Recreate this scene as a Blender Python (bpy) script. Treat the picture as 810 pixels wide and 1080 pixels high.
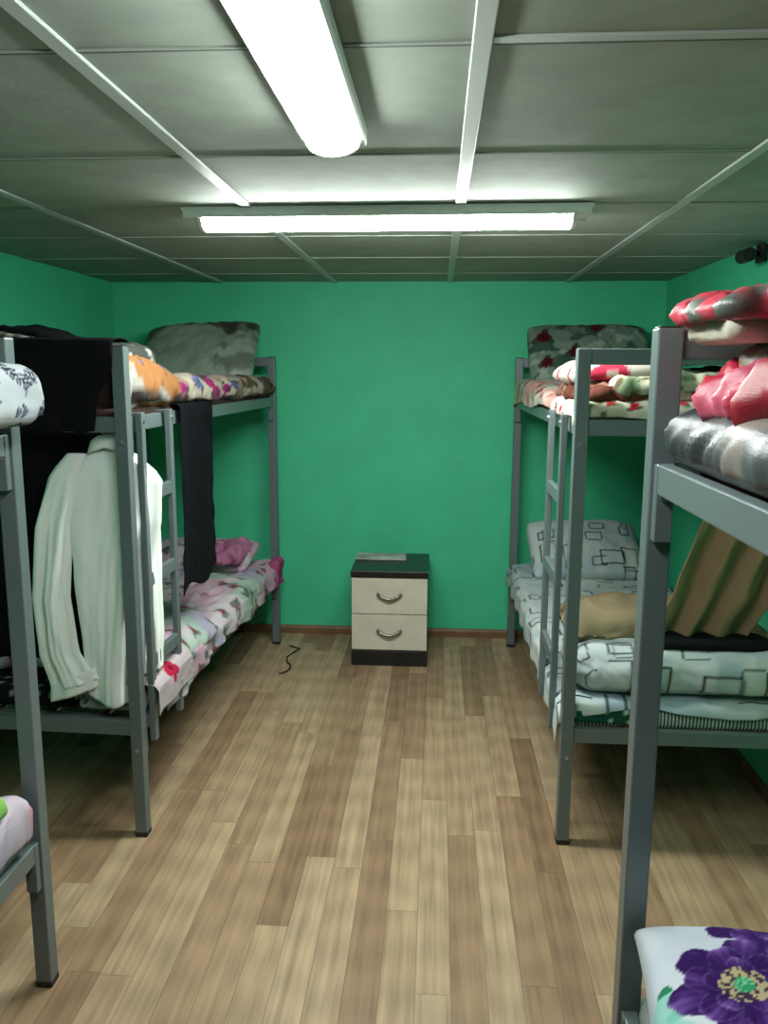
import bpy, bmesh, math
import numpy as np
from mathutils import Matrix, Vector
for o in list(bpy.data.objects): bpy.data.objects.remove(o)
S = bpy.context.scene
# ------------------------------------------------------------------ camera, world, exposure
cam = bpy.data.cameras.new('camera'); co = bpy.data.objects.new('camera', cam)
S.collection.objects.link(co); S.camera = co
cam.sensor_fit = 'VERTICAL'; cam.sensor_height = 36.0; cam.lens = 862.0/1080.0*36.0
cam.clip_start = 0.05
R = Matrix(((0.9978736,-0.01554926,0.06329693),(0.06502115,0.16996756,-0.98330223),(0.00453119,0.98532698,0.17061717)))
co.matrix_world = Matrix.Translation((0,0,1.6)) @ R.to_4x4()
w = bpy.data.worlds.new('world'); S.world = w; w.use_nodes = True
w.node_tree.nodes['Background'].inputs[0].default_value = (.5,.55,.6,1)
w.node_tree.nodes['Background'].inputs[1].default_value = 0.05
S.view_settings.view_transform = 'Standard'; S.view_settings.look = 'None'
S.view_settings.exposure = 0.0; S.view_settings.gamma = 1.0; S.view_settings.use_curve_mapping = False
LAMP_FAR, LAMP_NEAR = 112.0, 56.0     # emission strength of the two lamp diffusers
# ------------------------------------------------------------------ helpers: colour and materials
def lin(c):
    c = np.asarray(c, float)/255.0
    return np.where(c <= .04045, c/12.92, ((c+.055)/1.055)**2.4)
def rgba(c): return tuple(float(v) for v in lin(c)) + (1.0,)
def mat(name, col=(128,128,128), rough=.6, metal=0., bump=0., bscale=80., vary=0., spec=.5):
    m = bpy.data.materials.new(name); m.use_nodes = True
    nt = m.node_tree; b = nt.nodes['Principled BSDF']
    b.inputs['Base Color'].default_value = rgba(col); b.inputs['Roughness'].default_value = rough
    b.inputs['Metallic'].default_value = metal; b.inputs['Specular IOR Level'].default_value = spec
    tc = nt.nodes.new('ShaderNodeTexCoord')
    n = nt.nodes.new('ShaderNodeTexNoise'); n.inputs['Scale'].default_value = bscale; n.inputs['Detail'].default_value = 4
    nt.links.new(tc.outputs['Object'], n.inputs['Vector'])
    if vary:
        r = nt.nodes.new('ShaderNodeValToRGB')
        c = np.array(col, float)
        r.color_ramp.elements[0].position = .3; r.color_ramp.elements[1].position = .7
        r.color_ramp.elements[0].color = rgba(np.clip(c*(1-vary), 0, 255)); r.color_ramp.elements[1].color = rgba(np.clip(c*(1+vary), 0, 255))
        n2 = nt.nodes.new('ShaderNodeTexNoise'); n2.inputs['Scale'].default_value = bscale*.12; n2.inputs['Detail'].default_value = 6
        nt.links.new(tc.outputs['Object'], n2.inputs['Vector'])
        nt.links.new(n2.outputs['Fac'], r.inputs['Fac']); nt.links.new(r.outputs['Color'], b.inputs['Base Color'])
    if bump:
        bp = nt.nodes.new('ShaderNodeBump'); bp.inputs['Strength'].default_value = bump; bp.inputs['Distance'].default_value = .004
        nt.links.new(n.outputs['Fac'], bp.inputs['Height']); nt.links.new(bp.outputs['Normal'], b.inputs['Normal'])
    return m
def cloth_mat(name, rough, sheen=.0, spec=.3):
    m = mat(name, rough=rough, bump=.25, bscale=350, spec=spec)
    nt = m.node_tree; b = nt.nodes['Principled BSDF']
    a = nt.nodes.new('ShaderNodeAttribute'); a.attribute_name = 'print'
    nt.links.new(a.outputs['Color'], b.inputs['Base Color'])
    b.inputs['Sheen Weight'].default_value = sheen
    return m
COTTON = cloth_mat('printed_cotton', .9, 0, .12)
SATIN = cloth_mat('printed_satin', .38, 0, .6)
M_FRAME = mat('grey_painted_steel', (108,119,121), .38, .35, .08, 60)
M_CAP = mat('black_plastic', (22,23,24), .5)
M_STEEL = mat('zinc_steel', (190,195,195), .3, .9)
M_WENGE = mat('dark_wenge_laminate', (22,20,19), .35, 0, .05, 90, .25)
M_DRAWER = mat('pale_oak_laminate', (196,190,174), .45, 0, .05, 60, .05)
M_HANDLE = mat('satin_nickel', (135,132,122), .35, .9)
M_WHITE = mat('white_lamp_body', (205,212,208), .4)
M_BATTEN = mat('grey_white_batten', (172,182,176), .5)
M_LIP = mat('grey_panel_lip', (138,148,138), .6)
M_SEAM = mat('dark_panel_seam', (70,74,66), .8)
M_BASE = mat('brown_baseboard', (112,82,58), .5, 0, .1, 60, .15)
M_CORD = mat('black_cord', (18,18,18), .5)
M_PLASTER = mat('green_wall_paint', (64,192,144), .62, 0, .12, 45, .03)
M_CEIL = mat('grey_ceiling_panel', (142,152,141), .8, 0, .15, 70, .05)
def floor_mat():
    m = bpy.data.materials.new('oak_plank_linoleum'); m.use_nodes = True
    nt = m.node_tree; L = nt.links.new; b = nt.nodes['Principled BSDF']
    def N(t, **k):
        n = nt.nodes.new(t)
        for a, v in k.items(): setattr(n, a, v)
        return n
    def MA(op, a, b_=None, c=None):
        n = N('ShaderNodeMath', operation=op)
        for i, v in enumerate((a, b_, c)):
            if v is None: continue
            if isinstance(v, (int, float)): n.inputs[i].default_value = v
            else: L(v, n.inputs[i])
        return n.outputs[0]
    tc = N('ShaderNodeTexCoord'); sp = N('ShaderNodeSeparateXYZ'); L(tc.outputs['Object'], sp.inputs[0])
    x, y = sp.outputs[0], sp.outputs[1]
    W, LN = .094, .98
    xs = MA('DIVIDE', x, W); ix = MA('FLOOR', xs); fx = MA('FRACT', xs)
    wn = N('ShaderNodeTexWhiteNoise', noise_dimensions='1D'); L(ix, wn.inputs['W'])
    ys = MA('ADD', MA('DIVIDE', y, LN), MA('MULTIPLY', wn.outputs['Value'], 7.3)); iy = MA('FLOOR', ys); fy = MA('FRACT', ys)
    cid = N('ShaderNodeCombineXYZ'); L(ix, cid.inputs[0]); L(iy, cid.inputs[1])
    # an extra split part of the way along most planks
    w2 = N('ShaderNodeTexWhiteNoise', noise_dimensions='2D'); L(cid.outputs[0], w2.inputs['Vector'])
    cut = MA('ADD', MA('MULTIPLY', w2.outputs['Value'], .9), .35)
    half = MA('GREATER_THAN', fy, cut); L(half, cid.inputs[2])
    w3 = N('ShaderNodeTexWhiteNoise', noise_dimensions='3D'); L(cid.outputs[0], w3.inputs['Vector'])
    tone = N('ShaderNodeValToRGB'); L(w3.outputs['Value'], tone.inputs['Fac'])
    cr = tone.color_ramp; cr.interpolation = 'LINEAR'
    cr.elements[0].position = 0; cr.elements[0].color = rgba((124,98,75))
    cr.elements[1].position = 1; cr.elements[1].color = rgba((160,137,110))
    e = cr.elements.new(.3); e.color = rgba((141,115,89))
    e = cr.elements.new(.6); e.color = rgba((155,131,103))
    # grain, stretched along the plank and shifted per plank
    off = MA('MULTIPLY', w3.outputs['Value'], 37.0)
    g = N('ShaderNodeCombineXYZ'); L(MA('ADD', MA('MULTIPLY', x, 34.0), off), g.inputs[0]); L(MA('ADD', MA('MULTIPLY', y, 1.1), off), g.inputs[1]); L(off, g.inputs[2])
    n1 = N('ShaderNodeTexNoise'); n1.inputs['Scale'].default_value = 1.6; n1.inputs['Detail'].default_value = 7; n1.inputs['Roughness'].default_value = .55; n1.inputs['Distortion'].default_value = .25
    L(g.outputs[0], n1.inputs['Vector'])
    g2 = N('ShaderNodeCombineXYZ'); L(MA('ADD', MA('MULTIPLY', x, 14.0), off), g2.inputs[0]); L(MA('ADD', MA('MULTIPLY', y, 1.3), off), g2.inputs[1])
    wv = N('ShaderNodeTexWave', wave_type='RINGS'); wv.inputs['Scale'].default_value = 1.3; wv.inputs['Distortion'].default_value = 3.0; wv.inputs['Detail'].default_value = 3
    L(g2.outputs[0], wv.inputs['Vector'])
    v = MA('ADD', MA('MULTIPLY', MA('SUBTRACT', n1.outputs['Fac'], .5), 1.2), MA('MULTIPLY', MA('SUBTRACT', wv.outputs['Fac'], .5), .16))
    gain = MA('ADD', v, 1.0)
    mx = N('ShaderNodeVectorMath', operation='SCALE'); L(tone.outputs['Color'], mx.inputs[0]); L(gain, mx.inputs['Scale'])
    # thin printed joints
    dx = MA('MINIMUM', fx, MA('SUBTRACT', 1.0, fx)); j1 = MA('LESS_THAN', dx, .013)
    dy = MA('MINIMUM', MA('MINIMUM', fy, MA('SUBTRACT', 1.0, fy)), MA('ABSOLUTE', MA('SUBTRACT', fy, cut))); j2 = MA('LESS_THAN', dy, .0015)
    j = MA('MULTIPLY', MA('MAXIMUM', j1, j2), .35)
    mj = N('ShaderNodeVectorMath', operation='SCALE'); L(mx.outputs[0], mj.inputs[0]); L(MA('SUBTRACT', 1.0, j), mj.inputs['Scale'])
    L(mj.outputs[0], b.inputs['Base Color'])
    b.inputs['Roughness'].default_value = .5
    b.inputs['Specular IOR Level'].default_value = .35
    bp = N('ShaderNodeBump'); bp.inputs['Strength'].default_value = .08; bp.inputs['Distance'].default_value = .002
    L(n1.outputs['Fac'], bp.inputs['Height']); L(bp.outputs['Normal'], b.inputs['Normal'])
    return m
M_FLOOR = floor_mat()
def ticking_mat():
    m = mat('striped_ticking', (190,196,190), .85); nt = m.node_tree; b = nt.nodes['Principled BSDF']
    tc = nt.nodes.new('ShaderNodeTexCoord'); sp = nt.nodes.new('ShaderNodeSeparateXYZ'); nt.links.new(tc.outputs['Object'], sp.inputs[0])
    q = nt.nodes.new('ShaderNodeMath'); q.operation = 'MULTIPLY'; q.inputs[1].default_value = 84.0; nt.links.new(sp.outputs[0], q.inputs[0])
    fr = nt.nodes.new('ShaderNodeMath'); fr.operation = 'FRACT'; nt.links.new(q.outputs[0], fr.inputs[0])
    r = nt.nodes.new('ShaderNodeValToRGB'); r.color_ramp.interpolation = 'CONSTANT'
    r.color_ramp.elements[0].color = rgba((186,192,184)); r.color_ramp.elements[1].position = .52; r.color_ramp.elements[1].color = rgba((54,66,62))
    nt.links.new(fr.outputs[0], r.inputs['Fac']); nt.links.new(r.outputs['Color'], b.inputs['Base Color']); return m
M_TICK = ticking_mat()
def glow_mat(name, st):
    m = bpy.data.materials.new(name); m.use_nodes = True; _b = m.node_tree.nodes['Principled BSDF']
    _b.inputs['Base Color'].default_value = (.9,.9,.9,1); _b.inputs['Emission Color'].default_value = (.93,1.0,.95,1); _b.inputs['Emission Strength'].default_value = st
    return m
# ------------------------------------------------------------------ helpers: objects
def setp(o, label=None, cat=None, group=None, kind=None):
    if label: o['label'] = label
    if cat: o['category'] = cat
    if group: o['group'] = group
    if kind: o['kind'] = kind
    return o
def empty(name, loc, label, cat, group=None, rz=0):
    o = bpy.data.objects.new(name, None); S.collection.objects.link(o)
    o.location = loc; o.rotation_euler = (0,0,rz); o.empty_display_size = .1
    return setp(o, label, cat, group)
def link(name, me, m, parent=None, loc=(0,0,0), rot=(0,0,0), smooth=False):
    me.name = name; o = bpy.data.objects.new(name, me); S.collection.objects.link(o)
    me.materials.append(m); o.location = loc; o.rotation_euler = rot
    if parent: o.parent = parent
    if smooth: me.shade_smooth()
    return o
class B:
    """collects bevelled boxes and tubes into one mesh"""
    def __init__(s): s.bm = bmesh.new()
    def box(s, c, d, bev=.002, rot=None, seg=1):
        r = bmesh.ops.create_cube(s.bm, size=1.0); vs = r['verts']
        for v in vs: v.co = Vector((v.co.x*d[0], v.co.y*d[1], v.co.z*d[2]))
        if bev:
            es = list({e for v in vs for e in v.link_edges})
            r = bmesh.ops.bevel(s.bm, geom=es, offset=bev, segments=seg, affect='EDGES', profile=.5); vs = list({v for f in r['faces'] for v in f.verts} | {v for v in vs if v.is_valid})
        Mx = Matrix.Translation(c) @ (rot if rot else Matrix.Identity(4))
        for v in vs: v.co = Mx @ v.co
        return s
    def cyl(s, c, r, h, axis='Z', n=16, r2=None):
        q = bmesh.ops.create_cone(s.bm, cap_ends=True, segments=n, radius1=r, radius2=r if r2 is None else r2, depth=h)
        rt = {'Z': Matrix.Identity(4), 'X': Matrix.Rotation(math.pi/2, 4, 'Y'), 'Y': Matrix.Rotation(math.pi/2, 4, 'X')}[axis]
        for v in q['verts']: v.co = Vector(c) + rt @ v.co
        return s
    def sweep(s, pts, r, n=8, flat=1.0):
        pts = [Vector(p) for p in pts]; rings = []
        for i, p in enumerate(pts):
            t = (pts[min(i+1, len(pts)-1)] - pts[max(i-1, 0)]).normalized()
            up = Vector((0,0,1)) if abs(t.z) < .9 else Vector((1,0,0))
            a = t.cross(up).normalized(); b_ = a.cross(t)
            rings.append([s.bm.verts.new(p + r*(math.cos(k*2*math.pi/n)*a + flat*math.sin(k*2*math.pi/n)*b_)) for k in range(n)])
        for i in range(len(rings)-1):
            for k in range(n): s.bm.faces.new((rings[i][k], rings[i][(k+1)%n], rings[i+1][(k+1)%n], rings[i+1][k]))
        s.bm.faces.new(rings[0][::-1]); s.bm.faces.new(rings[-1])
        return s
    def prism(s, prof, a0, a1, axis='X'):
        """profile [(p,q)...] extruded along axis; X: (y,z), Y: (x,z)"""
        def P(a, pq): return (a, pq[0], pq[1]) if axis == 'X' else (pq[0], a, pq[1])
        r0 = [s.bm.verts.new(P(a0, q)) for q in prof]; r1 = [s.bm.verts.new(P(a1, q)) for q in prof]; n = len(prof)
        for k in range(n): s.bm.faces.new((r0[k], r0[(k+1)%n], r1[(k+1)%n], r1[k]))
        s.bm.faces.new(r0[::-1]); s.bm.faces.new(r1)
        return s
    def build(s, name, m, parent=None, loc=(0,0,0), rot=(0,0,0), smooth=False):
        bmesh.ops.recalc_face_normals(s.bm, faces=s.bm.faces)
        me = bpy.data.meshes.new(name); s.bm.to_mesh(me); s.bm.free()
        return link(name, me, m, parent, loc, rot, smooth)
# ------------------------------------------------------------------ numpy noise and printed patterns
def H(ix, iy, k):
    k = int(k*10)
    n = (ix.astype(np.int64)*374761393 + iy.astype(np.int64)*668265263 + k*97531357) & 0xffffffff
    n = ((n ^ (n >> 13))*1274126177) & 0xffffffff
    return ((n ^ (n >> 16)) & 0xffff)/65536.0
def vn(x, y, k=0):
    ix, iy = np.floor(x), np.floor(y); fx, fy = x-ix, y-iy
    fx = fx*fx*(3-2*fx); fy = fy*fy*(3-2*fy)
    a, b, c, d = H(ix,iy,k), H(ix+1,iy,k), H(ix,iy+1,k), H(ix+1,iy+1,k)
    return (a*(1-fx)+b*fx)*(1-fy) + (c*(1-fx)+d*fx)*fy
def fbm(x, y, k=0, o=4):
    s = 0; a = .5; t = 0
    for i in range(o): s = s + a*vn(x*2**i+i*7.1, y*2**i-i*3.3, k+i); t += a; a *= .5
    return s/t
def ridge(x, y, k=0, o=3): return 1-np.abs(2*fbm(x, y, k, o)-1)*2
def ss(e0, e1, x):
    t = np.clip((x-e0)/(e1-e0), 0, 1); return t*t*(3-2*t)
def base(u, col): return np.tile(np.array(col, float), (len(u), 1))
def mixc(C, col, m):
    return C*(1-m[:,None]) + np.array(col, float)[None,:]*m[:,None]
def blotch(C, u, v, f, col, thr, soft=.03, k=0, fy=None):
    return mixc(C, col, ss(thr-soft, thr+soft, fbm(u*f, v*(fy or f), k)))
def flowers(C, u, v, cell, rad, cols, k=0, dens=.8, petals=5, center=None, leaf=None, lobed=.35):
    gu, gv = np.floor(u/cell), np.floor(v/cell)
    for dx in (-1,0,1):
        for dy in (-1,0,1):
            cx, cy = gu+dx, gv+dy
            px = (cx+.5+.7*(H(cx,cy,k)-.5))*cell; py = (cy+.5+.7*(H(cx,cy,k+1)-.5))*cell
            on = H(cx,cy,k+2) < dens; rr = rad*(.65+.6*H(cx,cy,k+3)); ph = H(cx,cy,k+4)*6.28; ci = H(cx,cy,k+5)
            du, dv = u-px, v-py; r = np.hypot(du, dv); th = np.arctan2(dv, du)+ph
            if leaf is not None:
                la = np.cos(th*1.5+1); lm = on & (r < rr*(.7+.9*np.abs(la)**3)) & (np.abs(la) > .55)
                C = mixc(C, leaf, lm*1.0)
            R_ = rr*(1-lobed+lobed*np.abs(np.cos(th*petals/2)))
            m = (on & (r < R_))*1.0
            shade = .75+.35*np.clip(r/np.maximum(rr,1e-6), 0, 1)+.12*np.cos(th*petals)
            for i, c in enumerate(cols):
                sel = m*((ci*len(cols)).astype(int) == i)
                C = C*(1-sel[:,None]) + (np.array(c, float)[None,:]*np.clip(shade,0,1.15)[:,None])*sel[:,None]
            if center is not None: C = mixc(C, center, (on & (r < rr*.22))*1.0)
    return np.clip(C, 0, 255)
def squares(C, u, v, cell, size, lw, col, k=0, dens=.8, asp=1.25):
    gu, gv = np.floor(u/cell), np.floor(v/cell)
    for dx in (-1,0,1):
        for dy in (-1,0,1):
            cx, cy = gu+dx, gv+dy
            px = (cx+.5+.6*(H(cx,cy,k)-.5))*cell; py = (cy+.5+.6*(H(cx,cy,k+1)-.5))*cell
            s = size*(.6+.7*H(cx,cy,k+3)); a = np.where(H(cx,cy,k+4) > .5, asp, 1/asp)
            on = H(cx,cy,k+2) < dens
            qx = np.abs(u-px)-s*a/2; qy = np.abs(v-py)-s/a/2
            rc = .008
            d = np.hypot(np.maximum(qx+rc,0), np.maximum(qy+rc,0)) + np.minimum(np.maximum(qx+rc,qy+rc),0) - rc
            C = mixc(C, col, on*(1-ss(lw*.6, lw*1.3, np.abs(d))))
    return C
# prints
def p_plain(col, var=.04, k=0):
    return lambda u, v: base(u, col)*(1+var*(fbm(u*9, v*9, k)[:,None]*2-1))
def p_squares(u, v):
    C = base(u, (196,206,206)); C = blotch(C, u, v, 4, (165,184,194), .55, .12, 3); C = blotch(C, u, v, 3, (216,222,214), .6, .1, 13)
    C = squares(C, u, v, .15, .085, .0035, (38,46,50), 21, .8)
    return squares(C, u+.07, v+.05, .24, .06, .003, (70,84,90), 51, .7)
def p_strawberry(u, v):
    C = base(u, (216,210,196)); C = blotch(C, u, v, 7, (176,176,150), .62, .05, 5)
    C = flowers(C, u, v, .085, .019, [(190,30,52),(206,60,82),(160,26,40)], 9, .75, 5, None, (86,98,70))
    return blotch(C, u, v, 3, (226,168,160), .66, .05, 8)
def p_roses(u, v):
    C = base(u, (122,140,128)); C = blotch(C, u, v, 14, (66,92,78), .52, .04, 15); C = blotch(C, u, v, 20, (160,172,160), .62, .04, 19)
    return flowers(C, u, v, .16, .045, [(104,26,34),(84,20,26)], 31, .8, 5, (60,12,18), (52,74,58), .2)
def p_pinkwhite(u, v):
    C = base(u, (212,202,208)); C = blotch(C, u, v, 5, (170,196,178), .5, .08, 61); C = blotch(C, u, v, 6, (176,170,190), .57, .05, 63)
    C = blotch(C, u, v, 4, (206,172,190), .6, .05, 67); C = blotch(C, u, v, 18, (96,112,110), .68, .03, 69)
    C = flowers(C, u, v, .15, .026, [(150,76,94),(130,88,98),(186,112,136),(182,130,112)], 71, .75, 6, (110,40,60), (104,132,112))
    return C
def p_orange(u, v):   # v runs from the near end of the bed to the wall
    C = base(u, (178,168,154)); C = blotch(C, u, v, 12, (150,130,112), .58, .04, 87)
    d = v+.35*(fbm(u*5, v*5, 81)-.5)
    C = mixc(C, (158,108,66), (1-ss(.42,.48,d))); C = mixc(C, (46,40,40), (1-ss(.1,.16,d+.3*fbm(u*9,v*9,83)))*.9)
    C = mixc(C, (176,174,166), ss(.70,.74,fbm(u*6,v*4,86))*(1-ss(.5,.55,d)))
    C = mixc(C, (40,34,34), ss(.455,.475,u+.05*(fbm(v*14,u*9,88)-.5))*(1-ss(.5,.6,v)))
    C = flowers(C, u, v+.1, .17, .04*ss(.1,.6,v)+.008, [(104,108,150),(150,46,110),(120,92,50)], 89, .75, 6, None, (70,76,70))
    C = mixc(C, (150,42,102), ((np.abs(d-.95) < .06) & (fbm(u*25,v*25,91) > .46))*1.0)
    C = mixc(C, (104,88,70), ss(1.62,1.68,d)); 
    return flowers(C, u, np.maximum(v,1.55), .12, .03, [(110,60,70),(70,60,50)], 95, .5, 5)*1.0
def p_satin(u, v):
    C = base(u, (74,79,82)); s = fbm(u*3.2+.6*fbm(u*3,v*3,5), v*4.5, 101)
    C = mixc(C, (136,128,122), ss(.46,.52,s)); C = mixc(C, (164,164,164), ss(.58,.62,s)); C = mixc(C, (128,114,90), ss(.665,.69,s))
    C = mixc(C, (48,52,56), (1-ss(.33,.38,s)))
    return flowers(C, u, v, .42, .085, [(226,92,110)], 107, .6, 5, (150,40,60), (60,64,62), .3)
def p_red(u, v):
    C = base(u, (186,36,64)); s = fbm(u*6, v*6, 111)
    C = mixc(C, (206,92,118), ss(.5,.58,s)); C = mixc(C, (150,24,44), 1-ss(.36,.42,s)); return mixc(C, (224,206,196), ss(.72,.75,s))
def p_pinktop(u, v):
    C = base(u, (222,78,98)); s = fbm(u*5.5, v*5.5, 121)
    C = mixc(C, (92,98,92), (1-ss(.37,.41,s))); C = mixc(C, (236,130,140), ss(.58,.64,s)); return mixc(C, (120,20,40), ((s > .44) & (s < .455))*1.0)
def p_leaf(u, v):
    C = base(u, (188,194,200)); T = .125
    gu, gv = np.floor(u/T), np.floor(v/T)
    for dx in (-1,0,1):
        for dy in (-1,0,1):
            cx, cy = gu+dx, gv+dy; a = H(cx,cy,301)*6.28; ca, sa = np.cos(a), np.sin(a)
            du = u-(cx+.5)*T; dv = v-(cy+.5)*T
            x = du*ca+dv*sa; y = -du*sa+dv*ca-.35*x**2/T*2
            C = mixc(C, (52,50,66), ((np.abs(y) < .0028) & (np.abs(x) < .075))*1.0)
            for i in range(-2, 4):
                for sg in (-1, 1):
                    fx = x-i*.024-.006*sg; fy = y-.013*sg; xx = fx*.7+fy*sg*.7; yy = -fx*.7*sg+fy*.7
                    e = (xx/.014)**2+(yy/.0075)**2
                    C = mixc(C, (46,50,68), (e < 1)*1.0); C = mixc(C, (128,136,152), ((e < .5) & (np.abs(yy) > .0012))*1.0)
    return flowers(C, u-.02, v+.05, .34, .075, [(112,62,140)], 137, .9, 6, (190,150,200), None, .3)
def p_green_pillow(u, v):
    C = base(u, (134,152,138)); C = blotch(C, u, v, 2.5, (154,170,152), .5, .1, 141)
    C = flowers(C, u, v, .21, .06, [(64,66,66),(90,78,70)], 147, .55, 6, None, (72,86,72), .45)
    m = ss(.14,.2,u+.1*fbm(u*8,v*8,149)); return C*(1-.3*m[:,None]*ss(.4,.6,fbm(u*14,v*14,151))[:,None])
def p_ticking(u, v):
    C = base(u, (190,196,190)); return mixc(C, (58,70,66), (np.mod(u, .018) < .008)*1.0)
def p_dots(u, v):
    C = base(u, (22,26,28)); a = np.mod(u, .05)-.025; b_ = np.mod(v, .05)-.025
    return mixc(C, (170,176,176), (np.hypot(a, b_) < .008)*1.0)
def p_brown(u, v):
    C = base(u, (160,118,104)); C = blotch(C, u, v, 9, (92,50,38), .5, .05, 161); return blotch(C, u, v, 16, (204,164,148), .62, .03, 163)
def p_cream(u, v):
    C = base(u, (182,182,156)); C = blotch(C, u, v, 10, (124,142,112), .56, .05, 171); return blotch(C, u, v, 22, (88,74,54), .64, .03, 173)
def p_stripe(u, v):
    C = base(u, (212,208,198)); return mixc(C, (204,52,80), (np.abs(np.mod(v+.25*u+.02*np.sin(u*30), .17)-.08) < .014)*1.0)
def p_bw(u, v):
    C = base(u, (206,210,206)); s = np.abs(np.mod(v*1.0+.5*u+.05*fbm(u*5,v*5,7), .12)-.06)
    return mixc(C, (34,36,38), (s < .009)*1.0)
def p_bwfloral(u, v):
    C = base(u, (196,200,188)); C = blotch(C, u, v, 11, (70,74,68), .56, .03, 181); return C
def p_greencloth(u, v):
    C = base(u, (24,84,68)); 
    m = (np.mod(u*1+v*.3, .03) < .006) & (fbm(u*30, v*30, 191) > .48); return mixc(C, (190,214,200), m*(np.abs(u-.03) < .07))
def p_pinkblanket(u, v):
    C = base(u, (206,190,204)); C = blotch(C, u, v, 6, (180,172,196), .55, .08, 195); return blotch(C, u, v, 9, (206,140,156), .68, .04, 197)
def p_redflower(u, v):
    C = base(u, (200,184,190)); du, dv = u-.125, v+.03; r = np.hypot(du, dv); th = np.arctan2(dv, du)
    C = mixc(C, (120,124,130), ss(.62,.66,fbm(u*14, v*14, 205))*.8)
    C = mixc(C, (184,36,70), (r < .052*(.6+.4*np.abs(np.cos(th*2.5+.4))))*1.0)
    return mixc(C, (120,20,46), (r < .012)*1.0)
def p_greyfloral(u, v):
    C = base(u, (170,176,182)); return flowers(C, u, v, .06, .018, [(50,54,62),(60,62,70)], 211, .85, 5, (150,150,160), None, .5)
def p_purple(u, v):
    """white pillowcase with one big layered purple bloom, smaller ones and pale green leaves"""
    C = base(u, (214,220,228))
    C = blotch(C, u, v, 3, (198,204,220), .55, .12, 221)
    def leafy(cx, cy, s, kk):
        nonlocal C
        du, dv = u-cx, v-cy
        for i in range(6):
            a = kk+i*1.05; x = du*math.cos(a)+dv*math.sin(a); y = -du*math.sin(a)+dv*math.cos(a)
            e = ((x-s*.55)/(s*.5))**2+(y/(s*.2))**2
            C = mixc(C, (120,200,178) if i%2 else (150,212,200), (1-ss(.7,1.1,e))*.9)
            C = mixc(C, (24,120,82), ((e < 1) & (x > s*.8))*.9)
    def bloom(cx, cy, s, kk, core=True):
        nonlocal C
        du, dv = u-cx, v-cy; r = np.hypot(du, dv)/s; th = np.arctan2(dv, du)
        wob = .06*(fbm(th*2+9, r*3, kk)-.5)*4
        for layer, (n, rr, ph) in enumerate([(6,1.08,.2+kk),(6,.84,.75+kk),(5,.55,.3+kk)]):
            f = (th+ph)*n/(2*math.pi); fr = np.abs(f-np.floor(f)-.5)*2
            R_ = rr*(1-.42*fr**2.5)*(1+wob*.6); m = ss(0, .03, R_-r)
            tone = np.clip(.06+1.15*(1-fr)**1.5*(r/rr)**2.6*ss(.35,.6,fbm(du*18+7,dv*18+7,kk+layer*3)) - .25*(np.sin(th*37+r*4)*.5+.5)*(r/rr), 0, 1)
            edge = ss(.86,.97,fr)*ss(.3,.6,r/rr)
            col = np.array((46,16,84))[None,:]*(1-tone[:,None])+np.array((132,100,178))[None,:]*tone[:,None]
            col = col*(1-.5*edge[:,None])
            rim = np.exp(-((R_-r)/.035)**2)[:,None]*.55
            col = col*(1-rim)+np.array((176,150,206))[None,:]*rim if layer else col
            C = C*(1-m[:,None])+col*m[:,None]
        if core:
            dots = (r < .34) & (r > .12) & (vn(du/s*24+50, dv/s*24+50, 231) > .45)
            C = mixc(C, (60,50,60), ((r < .3))*.75); C = mixc(C, (186,170,130), dots*1.0); C = mixc(C, (48,150,104), (r < .14)*1.0)
            C = mixc(C, (120,200,150), ((r < .13) & (vn(du/s*40+50, dv/s*40, 235) > .6))*1.0)
    leafy(-.36+.02, -.16, .10, .5); leafy(-.30, -.02, .07, 1.4); leafy(.05, -.2, .09, 2.)
    bloom(-.12, .20, .09, 3.1, False); bloom(.10, .17, .10, 4.4, False)
    # pointed dark petal tip on the bloom's left
    bloom(PB[0], PB[1], .107, 0.0)
    bloom(.14, -.1, .1, 2.0)
    return C
PB = (-.178, .035)
# ------------------------------------------------------------------ soft things
def setprint(me, C):
    C = np.asarray(C)*.88
    a = me.color_attributes.new('print', 'FLOAT_COLOR', 'POINT')
    out = np.ones((len(C), 4)); out[:,:3] = lin(np.clip(C, 0, 255)); a.data.foreach_set('color', out.ravel())
def mesh_np(name, V, F):
    me = bpy.data.meshes.new(name); me.from_pydata(V.tolist(), [], F); me.update(); return me
_lat = {}
def lattice(nx, ny, nz):
    if (nx,ny,nz) in _lat: return _lat[(nx,ny,nz)]
    idx = {}; pts = []
    def g(i, j, k):
        if (i,j,k) not in idx: idx[(i,j,k)] = len(pts); pts.append((i,j,k))
        return idx[(i,j,k)]
    F = []
    for i in range(nx):
        for j in range(ny):
            F.append((g(i,j,nz),g(i+1,j,nz),g(i+1,j+1,nz),g(i,j+1,nz))); F.append((g(i,j,0),g(i,j+1,0),g(i+1,j+1,0),g(i+1,j,0)))
    for i in range(nx):
        for k in range(nz):
            F.append((g(i,0,k),g(i+1,0,k),g(i+1,0,k+1),g(i,0,k+1))); F.append((g(i,ny,k),g(i,ny,k+1),g(i+1,ny,k+1),g(i+1,ny,k)))
    for j in range(ny):
        for k in range(nz):
            F.append((g(0,j,k),g(0,j,k+1),g(0,j+1,k+1),g(0,j+1,k))); F.append((g(nx,j,k),g(nx,j+1,k),g(nx,j+1,k+1),g(nx,j,k+1)))
    _lat[(nx,ny,nz)] = (np.array(pts, float)/np.array([nx,ny,nz]), F)
    return _lat[(nx,ny,nz)]
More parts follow.
